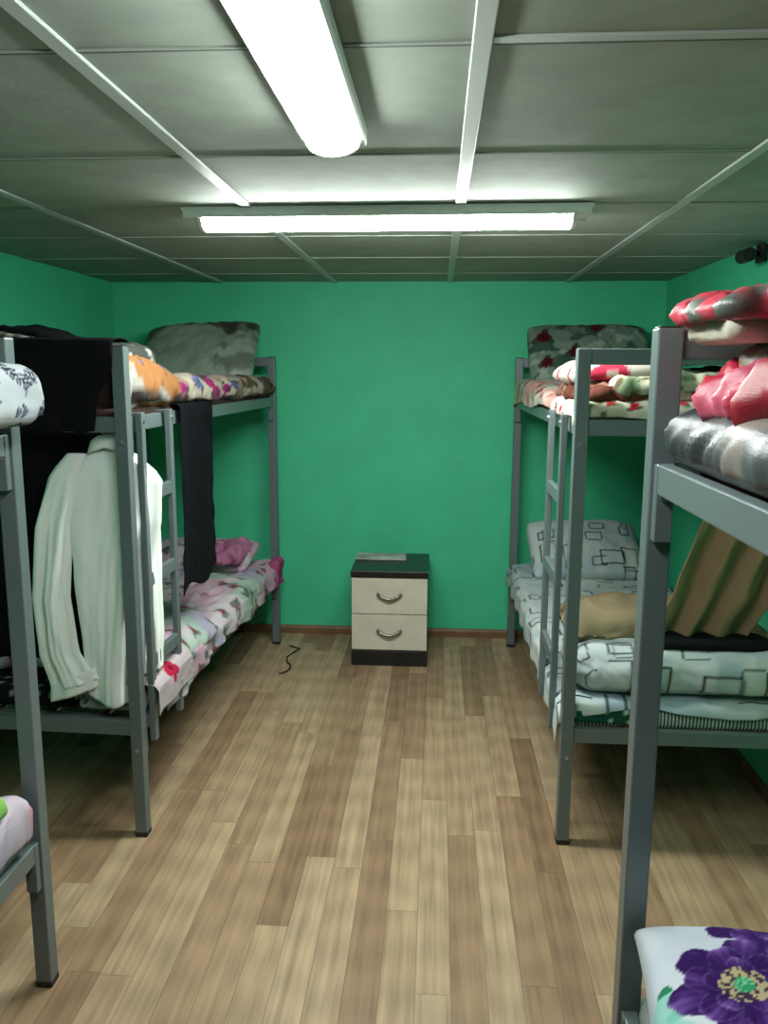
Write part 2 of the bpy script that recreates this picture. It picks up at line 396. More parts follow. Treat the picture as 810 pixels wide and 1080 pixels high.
def softbox(name, lo, hi, r, paint, label=None, cat=None, amp=.006, freq=6., k=0, res=.012, mtl=None, rz=0., post=None, group=None, parent=None, pivot=None, creases=0.):
    """a padded, wrinkled cloth block between the corners lo and hi (metres)"""
    lo = np.array(lo, float); hi = np.array(hi, float); h = (hi-lo)/2; c = (lo+hi)/2
    r = min(r, h.min()*.98)
    n = [max(3, int(2*h[i]/res)) for i in range(3)]; n[2] = max(5, int(2*h[2]/res)+2)
    Q, F = lattice(*n); P = (Q*2-1)*h
    inner = np.clip(P, -(h-r), h-r); d = P-inner; L = np.linalg.norm(d, axis=1)[:,None]; Nn = d/np.maximum(L, 1e-9)
    V = inner+r*Nn
    u = V[:,0]+Nn[:,0]*(h[2]-V[:,2]); v = V[:,1]+Nn[:,1]*(h[2]-V[:,2])
    side = (1-np.abs(Nn[:,2]))
    disp = amp*2*(fbm(u*freq+50, v*freq+50, k)-.5)*2 + amp*.8*ridge(u*freq*1.7+9, v*freq*1.1+9, k+7)
    if creases: disp = disp + creases*side*ridge((u+v)*22, (V[:,2])*3, k+3, 2) + creases*.6*ridge(u*5+9, v*16+9, k+5, 2)
    disp = np.where(Nn[:,2] < -.5, np.minimum(disp, 0)*.3, disp)
    V = V+Nn*disp[:,None]
    if post is not None: V = post(V, h)
    me = mesh_np(name, V, F); setprint(me, paint(u-0*c[0], v+h[1]))
    ct, st = math.cos(rz), math.sin(rz)
    if pivot is not None:
        q = c[:2]; c = np.array([pivot[0]+ct*q[0]-st*q[1], pivot[1]+st*q[0]+ct*q[1], c[2]])
    o = link(name, me, mtl or COTTON, parent, tuple(c), (0,0,rz), True)
    return setp(o, label, cat, group)
def pillow(name, loc, size, rot, paint, label, cat='pillow', k=0, mtl=None, res=.008, group=None, amp=.012, pinch=.035, flat=.42, corner=.07):
    W, D, T = size; nu, nv = int(W/res), int(D/res)
    u, v = np.meshgrid(np.linspace(-1,1,nu+1), np.linspace(-1,1,nv+1), indexing='ij'); u = u.ravel(); v = v.ravel()
    rc = 1-corner*(u*v)**4; x = W/2*u*(1-pinch*(1-v**2))*rc; y = D/2*v*(1-pinch*(1-u**2))*rc
    t = T/2*(np.clip((1-np.abs(u)**3)*(1-np.abs(v)**3), 0, 1))**flat
    wr = amp*2*(fbm(x*7+20, y*7+20, k)-.5) + amp*.7*ridge(x*12+5, y*9+5, k+3); edge = np.clip((1-u**2)*(1-v**2)*4, 0, 1)
    top = np.stack([x, y, t+wr*edge], 1); bot = np.stack([x, y, -t*.75+.5*wr*edge], 1)
    V = np.concatenate([top, bot]); n = len(u); F = []
    bd = (np.abs(u) > .9999) | (np.abs(v) > .9999)
    im = np.arange(n)+n; im[bd] = np.arange(n)[bd]
    g = lambda i, j: i*(nv+1)+j
    for i in range(nu):
        for j in range(nv):
            a, b_, c_, d_ = g(i,j), g(i+1,j), g(i+1,j+1), g(i,j+1)
            F.append((a,b_,c_,d_)); F.append((int(im[a]),int(im[d_]),int(im[c_]),int(im[b_])))
    me = mesh_np(name, V, F); C = paint(x, y); setprint(me, np.concatenate([C, C]))
    bm = bmesh.new(); bm.from_mesh(me); bmesh.ops.delete(bm, geom=[q for q in bm.verts if not q.link_faces], context='VERTS'); bm.to_mesh(me); bm.free()
    o = link(name, me, mtl or COTTON, None, loc, rot, True); return setp(o, label, cat, group)
def gridcloth(name, V, C, ns, nt, label=None, cat=None, mtl=None, thick=.004, parent=None, group=None, closed=False, loc=(0,0,0), rz=0):
    """V: (ns*nt,3) in row order"""
    F = []
    for i in range(ns if closed else ns-1):
        for j in range(nt-1):
            i2 = (i+1) % ns; F.append((i*nt+j, i2*nt+j, i2*nt+j+1, i*nt+j+1))
    me = mesh_np(name, V, F); setprint(me, C)
    o = link(name, me, mtl or COTTON, parent, loc, (0,0,rz), True)
    if thick:
        m = o.modifiers.new('thickness', 'SOLIDIFY'); m.thickness = thick; m.offset = 0
    return setp(o, label, cat, group)
def drape(name, x0, x1, y0, y1, z, r, dL, dR, dN, dF, paint, label, cat='sheet', amp=.008, k=0, res=.012, pivot=(0,0), rz=0, mtl=None, fold=.012, group=None, zf=None):
    """a sheet lying on a mattress; dL, dR (x sides) and dN, dF (y ends) give its overhang"""
    fn = lambda q: q if callable(q) else (lambda t: np.full_like(t, float(q)))
    dL, dR, dN, dF = map(fn, (dL, dR, dN, dF))
    W, Ln = x1-x0, y1-y0; mx = .3
    na = int((W+2*mx)/res)+1; nb = int((Ln+2*mx)/res)+1
    a, b_ = np.meshgrid(np.linspace(-1,1,na), np.linspace(-1,1,nb), indexing='ij'); a = a.ravel(); b_ = b_.ravel()
    fa = W/(W+.4); fb = Ln/(Ln+.4)
    A = np.where(np.abs(a) <= fa, a/fa*W/2, 0); Bq = np.where(np.abs(b_) <= fb, b_/fb*Ln/2, 0)
    ta = np.clip((np.abs(a)-fa)/(1-fa), 0, 1); tb = np.clip((np.abs(b_)-fb)/(1-fb), 0, 1)
    yy = np.clip(b_/fb, -1, 1)*Ln/2; xx = np.clip(a/fa, -1, 1)*W/2
    ea = ta*np.where(a < 0, dL(yy), dR(yy)); eb = tb*np.where(b_ < 0, dN(xx), dF(xx))
    def roll(e): return np.where(e < r*math.pi/2, r*np.sin(e/r), r), np.where(e < r*math.pi/2, r*(1-np.cos(e/r)), r+e-r*math.pi/2)
    oa, za = roll(ea); ob, zb = roll(eb)
    s1 = fold*np.sin(yy*26+4*fbm(yy*3+9, xx*0, k+2))*np.clip(za/.08, 0, 1)*(ta > 0) ; s2 = fold*np.sin(xx*30+4*fbm(xx*3+9, yy*0, k+4))*np.clip(zb/.08, 0, 1)*(tb > 0)
    X = xx+np.sign(a)*(oa+np.maximum(s1,-.004)); Y = yy+np.sign(b_)*(ob+np.maximum(s2,-.004))
    U = xx+np.sign(a)*ea; Vv = yy+np.sign(b_)*eb
    wr = amp*2*(fbm(U*5+30, Vv*5+30, k)-.3) + amp*ridge(U*9+3, Vv*4+3, k+5)+ amp*.5*ridge(U*16+3, Vv*16+3, k+6)
    Z = z-za-zb+wr*np.exp(-(za+zb)*25)
    X = X+np.sign(a)*wr*.6*(ta > .3)
    if zf is not None: Z = Z+zf(xx, yy)*np.exp(-(za+zb)*12)
    V = np.stack([X, Y, Z], 1); c = np.array([(x0+x1)/2, (y0+y1)/2]); ct, st = math.cos(rz), math.sin(rz)
    V[:,2] -= z
    loc = (pivot[0]+ct*c[0]-st*c[1], pivot[1]+st*c[0]+ct*c[1], z)
    return gridcloth(name, V, paint(U, Vv), na, nb, label, cat, mtl, .004, None, group, False, loc, rz)
def hang(name, L, Rr, zs, y, paint, label, cat='cloth', fold=.02, nf=4, k=0, axis='X', amp=.004, ns=60, nt=90, yb=None, mtl=None, over=0., thick=.004, hem=.01, path=None):
    """cloth hanging from a rail: L, Rr edge positions sampled at heights zs (top to bottom); over = how far it laps back over the rail"""
    s, t = np.meshgrid(np.linspace(0,1,ns), np.linspace(0,1,nt), indexing='ij'); s = s.ravel(); t = t.ravel()
    zt, zb = zs[0], zs[-1]; z = zt+(zb-zt)*t
    ls = np.interp(-z, [-q for q in zs], L); rs = np.interp(-z, [-q for q in zs], Rr)
    p = ls+(rs-ls)*s; g = np.clip(t*2.5, .15, 1)
    q = y + (0 if yb is None else (yb-y))*t + fold*g*np.sin(s*nf*2*math.pi+1.5*fbm(s*3, t*2, k)*2+k) + amp*4*(fbm(s*6, t*9, k+3)-.5)
    if path is not None: q = q+np.interp(-z, [-h_ for h_ in path[0]], path[1])
    z = z+hem*t*np.sin(s*9+k)
    if over:
        m = t < .06; tt = np.clip(1-t/.06, 0, 1)
        q = q+over*ss(0,1,tt); z = np.where(m, zt-.0*tt, z)+.012*np.sin(tt*math.pi)
    V = np.stack([p, q, z], 1) if axis == 'X' else np.stack([q, p, z], 1)
    c = V.mean(0); V = V-c
    return gridcloth(name, V, paint(p, z), ns, nt, label, cat, mtl, thick, None, None, False, tuple(c))
# ------------------------------------------------------------------ the room
YB, XL, XR, YF, ZC = 4.81, -1.905, 1.27, -3.4, 2.10
def slab(name, c, d, m, kind='structure', bev=0):
    return setp(B().box((0,0,0), d, bev).build(name, m, None, c), kind=kind)
slab('floor', ((XL+XR)/2, (YB+YF)/2, -.05), (XR-XL+.4, YB-YF+.4, .1), M_FLOOR)
slab('ceiling', ((XL+XR)/2, (YB+YF)/2, ZC+.05), (XR-XL+.4, YB-YF+.4, .1), M_CEIL)
slab('wall_back', ((XL+XR)/2, YB+.05, ZC/2), (XR-XL+.2, .1, ZC), M_PLASTER)
slab('wall_front', ((XL+XR)/2, YF-.05, ZC/2), (XR-XL+.2, .1, ZC), M_PLASTER)
slab('wall_left', (XL-.05, (YB+YF)/2, ZC/2), (.1, YB-YF, ZC), M_PLASTER)
slab('wall_right', (XR+.05, (YB+YF)/2, ZC/2), (.1, YB-YF, ZC), M_PLASTER)
def bb(name, p0, p1, axis):
    prof = [(0,0),(.012,0),(.012,.035),(.006,.05),(0,.052)]
    b = B()
    if axis == 'X': b.prism([(YB-q[0], q[1]) for q in prof], p0, p1, 'X')
    elif axis == 'L': b.prism([(XL+q[0], q[1]) for q in prof], p0, p1, 'Y')
    else: b.prism([(XR-q[0], q[1]) for q in prof], p0, p1, 'Y')
    setp(b.build(name, M_BASE), kind='structure')
bb('baseboard_back', XL, XR, 'X'); bb('baseboard_left', YF, YB, 'L'); bb('baseboard_right', YF, YB, 'R')
n = 1
for x in (-1.254, -.597, .06, .72):       # long battens over the panel joints
    setp(B().box((0,0,0), (.032, YB-YF, .007), .002).build('trim_%d' % n, M_BATTEN, None, (x, (YB+YF)/2, ZC-.0035)), kind='structure'); n += 1
xs = [XL, -1.254, -.597, .06, .72, XR]
for j, y in enumerate((-2.83, -2.23, -1.63, -1.03, -.43, .17, .77, 1.375, 2.03, 2.62, 3.2, 3.8, 4.4)):     # cross joints
    wd = .007
    b = B().box((0,0,0), (XR-XL, wd, .003), 0)
    setp(b.build('trim_%d' % n, M_SEAM, None, ((XL+XR)/2, y, ZC-.0015)), kind='structure'); n += 1
    setp(B().box((0,0,0), (XR-XL, .005, .004), .001).build('trim_%d' % n, M_LIP, None, ((XL+XR)/2, y-.007, ZC-.002)), kind='structure'); n += 1
setp(B().box((0,0,0), (XR-.076, .022, .005), .001).build('trim_%d' % n, M_BATTEN, None, ((XR+.076)/2, 1.355, ZC-.0025)), kind='structure'); n += 1
# ------------------------------------------------------------------ ceiling lamps
def lamp(loc, rz, label, st):
    t = empty('ceiling_lamp', loc, label, 'lamp', None, rz)      # runs along local X, origin on the ceiling
    W = .066
    prof = [(-W,0),(W,0),(W,-.022),(W-.003,-.031),(W-.009,-.031),(W-.009,-.026),(-W+.009,-.026),(-W+.009,-.031),(-W+.003,-.031),(-W,-.022)]
    B().prism(prof, -.625, .625).build('lamp_base', M_WHITE, t)
    pr = []
    for i in range(17):
        a = math.pi*i/16; pr.append((-(W-.0105)*math.cos(a), -.026-.038*math.sin(a)**.8))
    B().prism(pr, -.57, .57).build('diffuser', glow_mat('lamp_diffuser_glow', st), t)
    for s in (-1, 1):
        b = B(); q = [(p*1.03, z if z > -.0262 else z-.001) for p, z in pr]
        b.prism([(W-.008,-.024)]+[(-x, z) for x, z in q]+[(-W+.008,-.024)], s*.57, s*.582).build('end_cap', M_WHITE, t)
        B().prism([(s*.632,0),(s*.632,-.008),(s*.582,-.03),(s*.582,0)], -W*.97, W*.97, 'Y').build('end_plate', M_WHITE, t)
    return t
lamp((-.172, 2.665, ZC-.004), math.radians(-.9), 'long white ceiling lamp set across the room, parallel to the far wall', LAMP_FAR)
lamp((-.222, 1.195, ZC-.004), math.radians(90), 'long white ceiling lamp pointing down the room, cut off by the photo top', LAMP_NEAR)
# ------------------------------------------------------------------ bunk beds
def bed(label, cx, cy, rz, L, side, ladder=None, hooks=True):
    t = empty('bunk_bed', (cx, cy, 0), label, 'bunk bed', None, rz)
    W, T, HT = .80, .042, 1.67
    for sx in (-1, 1):
        for sy in (-1, 1):
            x, y = sx*(W/2-T/2), sy*(L/2-T/2)
            p = B().box((0,0,.012+(HT-.012)/2), (T, T, HT-.012), .003, seg=2).build('post', M_FRAME, t, (x, y, 0))
            B().box((0,0,.01), (T+.002, T+.002, .02), .003).build('foot_cap', M_CAP, p)
            B().box((0,0,HT), (T-.004, T-.004, .006), .002).build('top_cap', M_CAP, p)
            for z in (1.37, .32):
                B().cyl((0, -T/2-.003, z), .007, .007, 'Y', 6).build('bolt', M_STEEL, p)
    for sy in (-1, 1):
        for z in (1.645, 1.425, .395):
            B().box((0,0,0), (W-2*T, .026, .05), .003, seg=2).build('end_rail', M_FRAME, t, (0, sy*(L/2-T/2), z))
    for sx in (-1, 1):
        for z in (1.425, .395):
            B().box((0,0,0), (.026, L-2*T, .05), .003, seg=2).build('side_rail', M_FRAME, t, (sx*(W/2-T/2), 0, z))
            for sy in (-1, 1):
                h = B().box((0,0,-.06), (.03, .022, .13), .002).build('bracket', M_FRAME, t, (sx*(W/2-T/2), sy*(L/2-T-.011), z+.02))
                B().cyl((0, -sy*.024, -.045), .006, .028, 'Y', 8).cyl((0,-sy*.016,-.045), .011, .006, 'Y', 6).build('bolt', M_STEEL, h)
    for z in (1.415, .385):
        b = B()
        for i in range(9): b.box((0, -L/2+.12+i*(L-.24)/8, 0), (W-.07, .03, .012), .001)
        for x in (-.2, 0, .2): b.box((x, 0, -.012), (.02, L-.07, .012), .001)
        b.build('slat_base', M_FRAME, t, (0, 0, z))
    if ladder:
        d0, d1, zb = ladder; X = side*(W/2+.014)
        for d in (d0, d1):
            b = B().box((0,0,(1.462+zb)/2), (.022, .03, 1.462-zb), .003, seg=2)
            st = b.build('ladder_stile', M_FRAME, t, (X, -L/2+d, 0))
            B().box((-side*.022,0,1.456), (.055,.028,.008), .001).build('hook', M_FRAME, st)
            B().cyl((side*.014,0,1.435), .007, .008, 'X', 6).build('bolt', M_STEEL, st)
        for z in (1.185, .9, .615):
            B().box((0,0,0), (.02, d1-d0-.03, .045), .003, seg=2).build('ladder_rung', M_FRAME, t, (X, -L/2+(d0+d1)/2, z))
    return t
LFc, LFr, LFL = (-1.345, 3.595), math.radians(-2.0), 2.08
bed('grey steel bunk bed by the left wall with a white shirt at its end', LFc[0], LFc[1], LFr, LFL, 1, (.075, .33, .33))
bed('grey steel bunk bed by the right wall, its far end at the green wall', .83, 3.64, 0, 2.08, -1, (.13, .42, .37))
bed('grey steel bunk bed nearest on the left, mostly outside the frame', -1.385, .85, 0, 2.06, 1)
bed('grey steel bunk bed nearest on the right, with a pile of bedding on top', .755, .39, 0, 2.06, -1)
# ------------------------------------------------------------------ nightstand and things by the far wall
NX, NY = -.244, 4.27
t = empty('nightstand', (NX, NY+.225, 0), 'dark brown nightstand with two pale drawers against the green wall', 'nightstand')
B().box((0,.012,.27), (.412,.426,.46), .002).build('body', M_WENGE, t)
B().box((0,0,.5175), (.42,.455,.035), .003, seg=2).build('top', M_WENGE, t)
B().box((0,-.002,.0425), (.414,.44,.085), .002).build('plinth', M_WENGE, t)
for z in (.395, .191):
    d = B().box((0,0,0), (.41,.018,.199), .002, seg=2).build('drawer', M_DRAWER, t, (0,-.212,z)); d['label'] = 'pale beige drawer front'
    pts = [(-.062,-.006,.012),(-.06,-.022,.010)]+[(-.058+.116*i/12, -.024-.006*math.sin(math.pi*i/12), .010-.022*math.sin(math.pi*i/12)) for i in range(1,12)]+[(.06,-.022,.010),(.062,-.006,.012)]
    B().sweep(pts, .009, 8, .8).build('handle', M_HANDLE, d, smooth=True)
t = empty('newspaper', (-.31, 4.59, .536), 'thin folded grey newspaper lying on the nightstand top', 'newspaper')
M_PAPER = mat('newsprint', (150,160,152), .8, 0, .1, 60, .25)
for i in range(3):
    B().box((0,0,.003+i*.005), (.29-.006*i,.13-.004*i,.004), .001, Matrix.Rotation(.01*i, 4, 'Z')).build('page', M_PAPER, t)
pts = [(-.845,4.55,.006),(-.80,4.52,.006),(-.775,4.50,.006),(-.80,4.44,.006),(-.825,4.36,.006),(-.81,4.28,.006),(-.785,4.24,.006),(-.775,4.18,.006),(-.79,4.13,.006),(-.82,4.10,.006)]
setp(B().sweep(pts, .004, 8).build('power_cord', M_CORD, smooth=True), 'thin black cord curling on the floor beside the left bunk post', 'cord')
t = empty('wall_camera', (XR, 3.42, 2.06), 'small black device fixed at the top of the right wall', 'device')
B().box((-.012,0,0), (.024,.07,.07), .006, seg=2).build('mount', M_CAP, t)
B().sweep([(-.02,0,0),(-.05,0,-.012),(-.07,-.02,-.015)], .01).build('arm', M_CAP, t, smooth=True)
B().cyl((-.085,-.04,-.015), .026, .09, 'Y', 20).build('housing', M_CAP, t, smooth=False)
# ------------------------------------------------------------------ bedding: right bunk by the far wall
c = (0, 0)
softbox('mattress', (.452,2.645,.405), (1.205,4.635,.487), .03, p_ticking, 'striped thin mattress on the lower right bunk under the grey squares sheet', 'mattress', .003, mtl=M_TICK)
drape('bed_sheet', .468,1.185,2.67,4.60,.500,.04, .13, .05, lambda x: .045+.03*ss(-.1,.35,-x)+.02*np.sin(x*9), .05, p_squares,
      'pale grey sheet with black squares covering the lower right bunk', amp=.007, k=3, fold=.010)
softbox('green_cloth', (.475,2.632,.425), (.745,2.80,.488), .012, p_greencloth, 'dark green cloth with pale marks tucked under the sheet, lower right bunk', 'cloth', .004,
        post=lambda V, h: np.stack([V[:,0], V[:,1], V[:,2]*(.75+.35*ss(-h[0],h[0],V[:,0]))], 1))
softbox('folded_duvet', (.482,2.655,.512), (1.20,2.98,.675), .075, p_squares, 'folded pale duvet with black squares at the near end of the lower right bunk', 'duvet', .013, 3.5, 7, .009, creases=.006)
softbox('dark_cloth', (.75,2.69,.672), (1.14,2.90,.705), .014, p_plain((20,22,24)), 'flat black cloth on the folded squares duvet, below the hanging brown blanket', 'cloth', .005, k=9, res=.01)
softbox('tan_blanket', (.49,2.80,.655), (1.17,3.16,.748), .045, p_plain((160,144,112)), 'tan folded blanket lying behind the squares duvet on the lower right bunk', 'blanket', .014, 4, 15, .01, creases=.006,
        post=lambda V, h: np.stack([V[:,0], V[:,1], V[:,2]-.035*(V[:,0]/h[0])**2*(V[:,2]>0)], 1))
pillow('pillow', (.815,4.44,.632), (.62,.42,.17), (math.radians(36),0,math.radians(3)), p_squares, 'grey pillow with black squares at the far end of the lower right bunk', k=11)
hang('hanging_blanket', [.945,.90,.865,.80,.745], [1.255,1.25,1.22,1.14,1.075], [1.415,1.2,1.10,.85,.70], 2.665, p_plain((164,138,104), .05),
     'brown blanket hanging in folds from the upper right bunk over the tan one', 'blanket', fold=.024, nf=2.8, k=3, yb=2.78, ns=110, nt=80, over=-.03)
# upper bunk
softbox('mattress', (.455,2.645,1.432), (1.205,4.635,1.475), .02, p_plain((196,196,184)), 'white mattress on the upper right bunk under the red rose sheet', 'mattress', .003)
drape('bed_sheet', .470,1.185,2.655,4.60,1.493,.035, lambda y: .06+.05*ss(-.6,1,y)+.008*np.sin(y*7), .05, lambda x: .072+.014*np.sin(x*8+.9), .05, p_strawberry,
      'white sheet with small red roses on the upper right bunk', amp=.009, k=13, fold=.006, zf=lambda x, y: .055*ss(-.7,.9,y))
softbox('crumpled_blanket', (.478,2.665,1.497), (1.18,3.30,1.545), .023, p_brown, 'crumpled pink and brown blanket on the red rose sheet, upper right bunk', 'blanket', .014, 11, 23, .008, creases=.014)
softbox('folded_blanket', (.575,2.66,1.538), (1.19,3.25,1.592), .026, p_cream, 'cream and green blanket above the pink brown one, upper right bunk', 'blanket', .012, 9, 25, .008, creases=.008,
        post=lambda V, h: np.stack([V[:,0], V[:,1], V[:,2]+.02*V[:,0]/h[0]], 1))
pillow('striped_pillow', (.62,3.00,1.595), (.36,.50,.11), (0,math.radians(-4),math.radians(4)), p_stripe, 'white pillow with pink curved stripes on the upper right bunk edge', k=27)
softbox('throw_blanket', (.74,2.70,1.635), (1.19,3.35,1.682), .02, p_bw, 'white blanket with thin black lines topmost on the upper right bunk', 'blanket', .008, 5, 29, .01,
        post=lambda V, h: np.stack([V[:,0], V[:,1], V[:,2]+.022*V[:,0]/h[0]], 1))
pillow('rose_pillow', (.80,4.50,1.69), (.66,.40,.15), (math.radians(48),0,0), p_roses, 'dark green pillow with deep red roses against the far wall', k=31)
# ------------------------------------------------------------------ bedding: left bunk by the far wall (bunk-local coordinates)
kw = dict(rz=LFr, pivot=LFc)
def lf(x, y, z=0):
    ct, st = math.cos(LFr), math.sin(LFr); return (LFc[0]+ct*x-st*y, LFc[1]+st*x+ct*y, z)
softbox('mattress', (-.375,-.93,.405), (.375,1.0,.487), .03, p_dots, 'black mattress with pale dots on the lower left bunk', 'mattress', .003, **kw)
softbox('grey_floral_cloth', (.13,-.945,.415), (.372,-.75,.500), .02, p_greyfloral, 'grey cloth with dark flowers beside the left bunk post, lower level', 'cloth', .004, res=.008, **kw)
drape('bed_sheet', -.35,.36,-.80,.98,.505,.045, .03, lambda y: .135+.02*np.sin(y*6)+.02*ss(.2,.9,y), .03, .05, p_pinkwhite,
      'white sheet with pink flowers and green leaves on the lower left bunk', amp=.014, k=33, fold=.012, zf=lambda x, y: .012*np.sin(y*5), **kw)
softbox('pink_duvet', (-.30,-.80,.510), (.405,-.22,.575), .033, p_pinkwhite, 'folded white and pink duvet across the lower left bunk behind the ladder', 'duvet', .017, 4, 35, .011, creases=.010,
        post=lambda V, h: np.stack([V[:,0], V[:,1]+.03*np.sin(V[:,0]*9), V[:,2]*(1.0-.35*ss(.0,1,V[:,1]/h[1]))-.05*ss(.75,1.0,V[:,0]/h[0])*(V[:,2]<9)], 1), **kw)
drape('red_flower_cloth', .20,.412,-.955,-.66,.545,.03, .0, .125, .03, .02, p_redflower, 'white pink cloth with a red flower hanging over the edge by the ladder foot', 'cloth',
      amp=.006, k=41, res=.008, fold=.006, **kw)
pillow('white_pillow', lf(.02,.80,.575), (.60,.38,.12), (math.radians(12),0,LFr), p_pinkwhite, 'white floral pillow at the far end of the lower left bunk', k=43)
softbox('pink_cloth', (.02,.56,.575), (.26,.86,.655), .036, p_plain((178,112,146), .1), 'crumpled mauve pink cloth on the lower left bunk pillow', 'cloth', .024, 9, 45, .008, creases=.024, **kw)
softbox('magenta_cloth', (.375,.86,.375), (.43,1.0,.53), .022, p_plain((176,84,130), .08), 'bright magenta cloth poking out at the far corner of the lower left bunk', 'cloth', .012, 9, 47, .009, **kw)
# upper bunk
softbox('mattress', (-.375,-1.0,1.432), (.375,1.0,1.475), .018, p_plain((62,48,44)), 'dark brown mattress on the upper left bunk', 'mattress', .004, **kw)
def rollpost(V, h):
    f = (V[:,1]+h[1])/(2*h[1]); s = 1.42-.55*ss(0,.34,f)-.12*f
    return np.stack([V[:,0]-.02*(1-f), V[:,1], (V[:,2]+h[2])*s-h[2]+.006*np.sin(V[:,1]*14)], 1)
softbox('patterned_duvet', (-.36,-.985,1.458), (.405,.985,1.585), .055, p_orange, 'orange and white flowered duvet along the upper left bunk', 'duvet', .012, 6, 51, .011, creases=.008, post=rollpost, **kw)
pillow('green_pillow', lf(.02,.845,1.675), (.66,.46,.17), (math.radians(46),math.radians(-3),LFr), p_green_pillow, 'large grey green pillow with dark flowers against the far wall', k=53, mtl=SATIN)
softbox('white_blanket', (-.10,-.97,1.60), (.36,-.66,1.695), .03, p_bwfloral, 'white and black patterned blanket just showing above the black hanging cloth', 'blanket', .008, 9, 55, .01,
        post=lambda V, h: np.stack([V[:,0], V[:,1], V[:,2]-.018*(V[:,0]/h[0])], 1), **kw)
softbox('black_bundle', (-.13,-.95,1.685), (.16,-.72,1.74), .027, p_plain((14,15,16)), 'black cloth lump topmost on the upper left bunk', 'cloth', .012, 6, 57, .01,
        post=lambda V, h: np.stack([V[:,0], V[:,1], V[:,2]*(1-.6*ss(-.2,1,V[:,0]/h[0]))-.018*ss(-.2,1,V[:,0]/h[0])], 1), **kw)
hang('black_cloth', [-1.77,-1.77,-1.74,-1.70], [-.985,-1.075,-1.10,-1.10], [1.685,1.50,1.35,.56], 2.545, p_plain((17,18,20), .1),
     'wide black cloth hanging over the end rail of the left bunk', 'cloth', fold=.010, nf=5, k=5, ns=120, nt=110, over=.06, path=([1.70,1.402,1.388,1.33,1.0,.5],[0,0,.07,.14,.18,.20]))
hang('navy_cloth', [2.99,2.98,2.95], [3.42,3.43,3.44], [1.462,1.1,.755], -.952, p_plain((9,12,18), .08),
     'dark navy cloth hanging from the upper left bunk beside the ladder', 'cloth', fold=.006, nf=1.6, k=6, axis='Y', ns=70, nt=90, over=-.05, hem=.02)
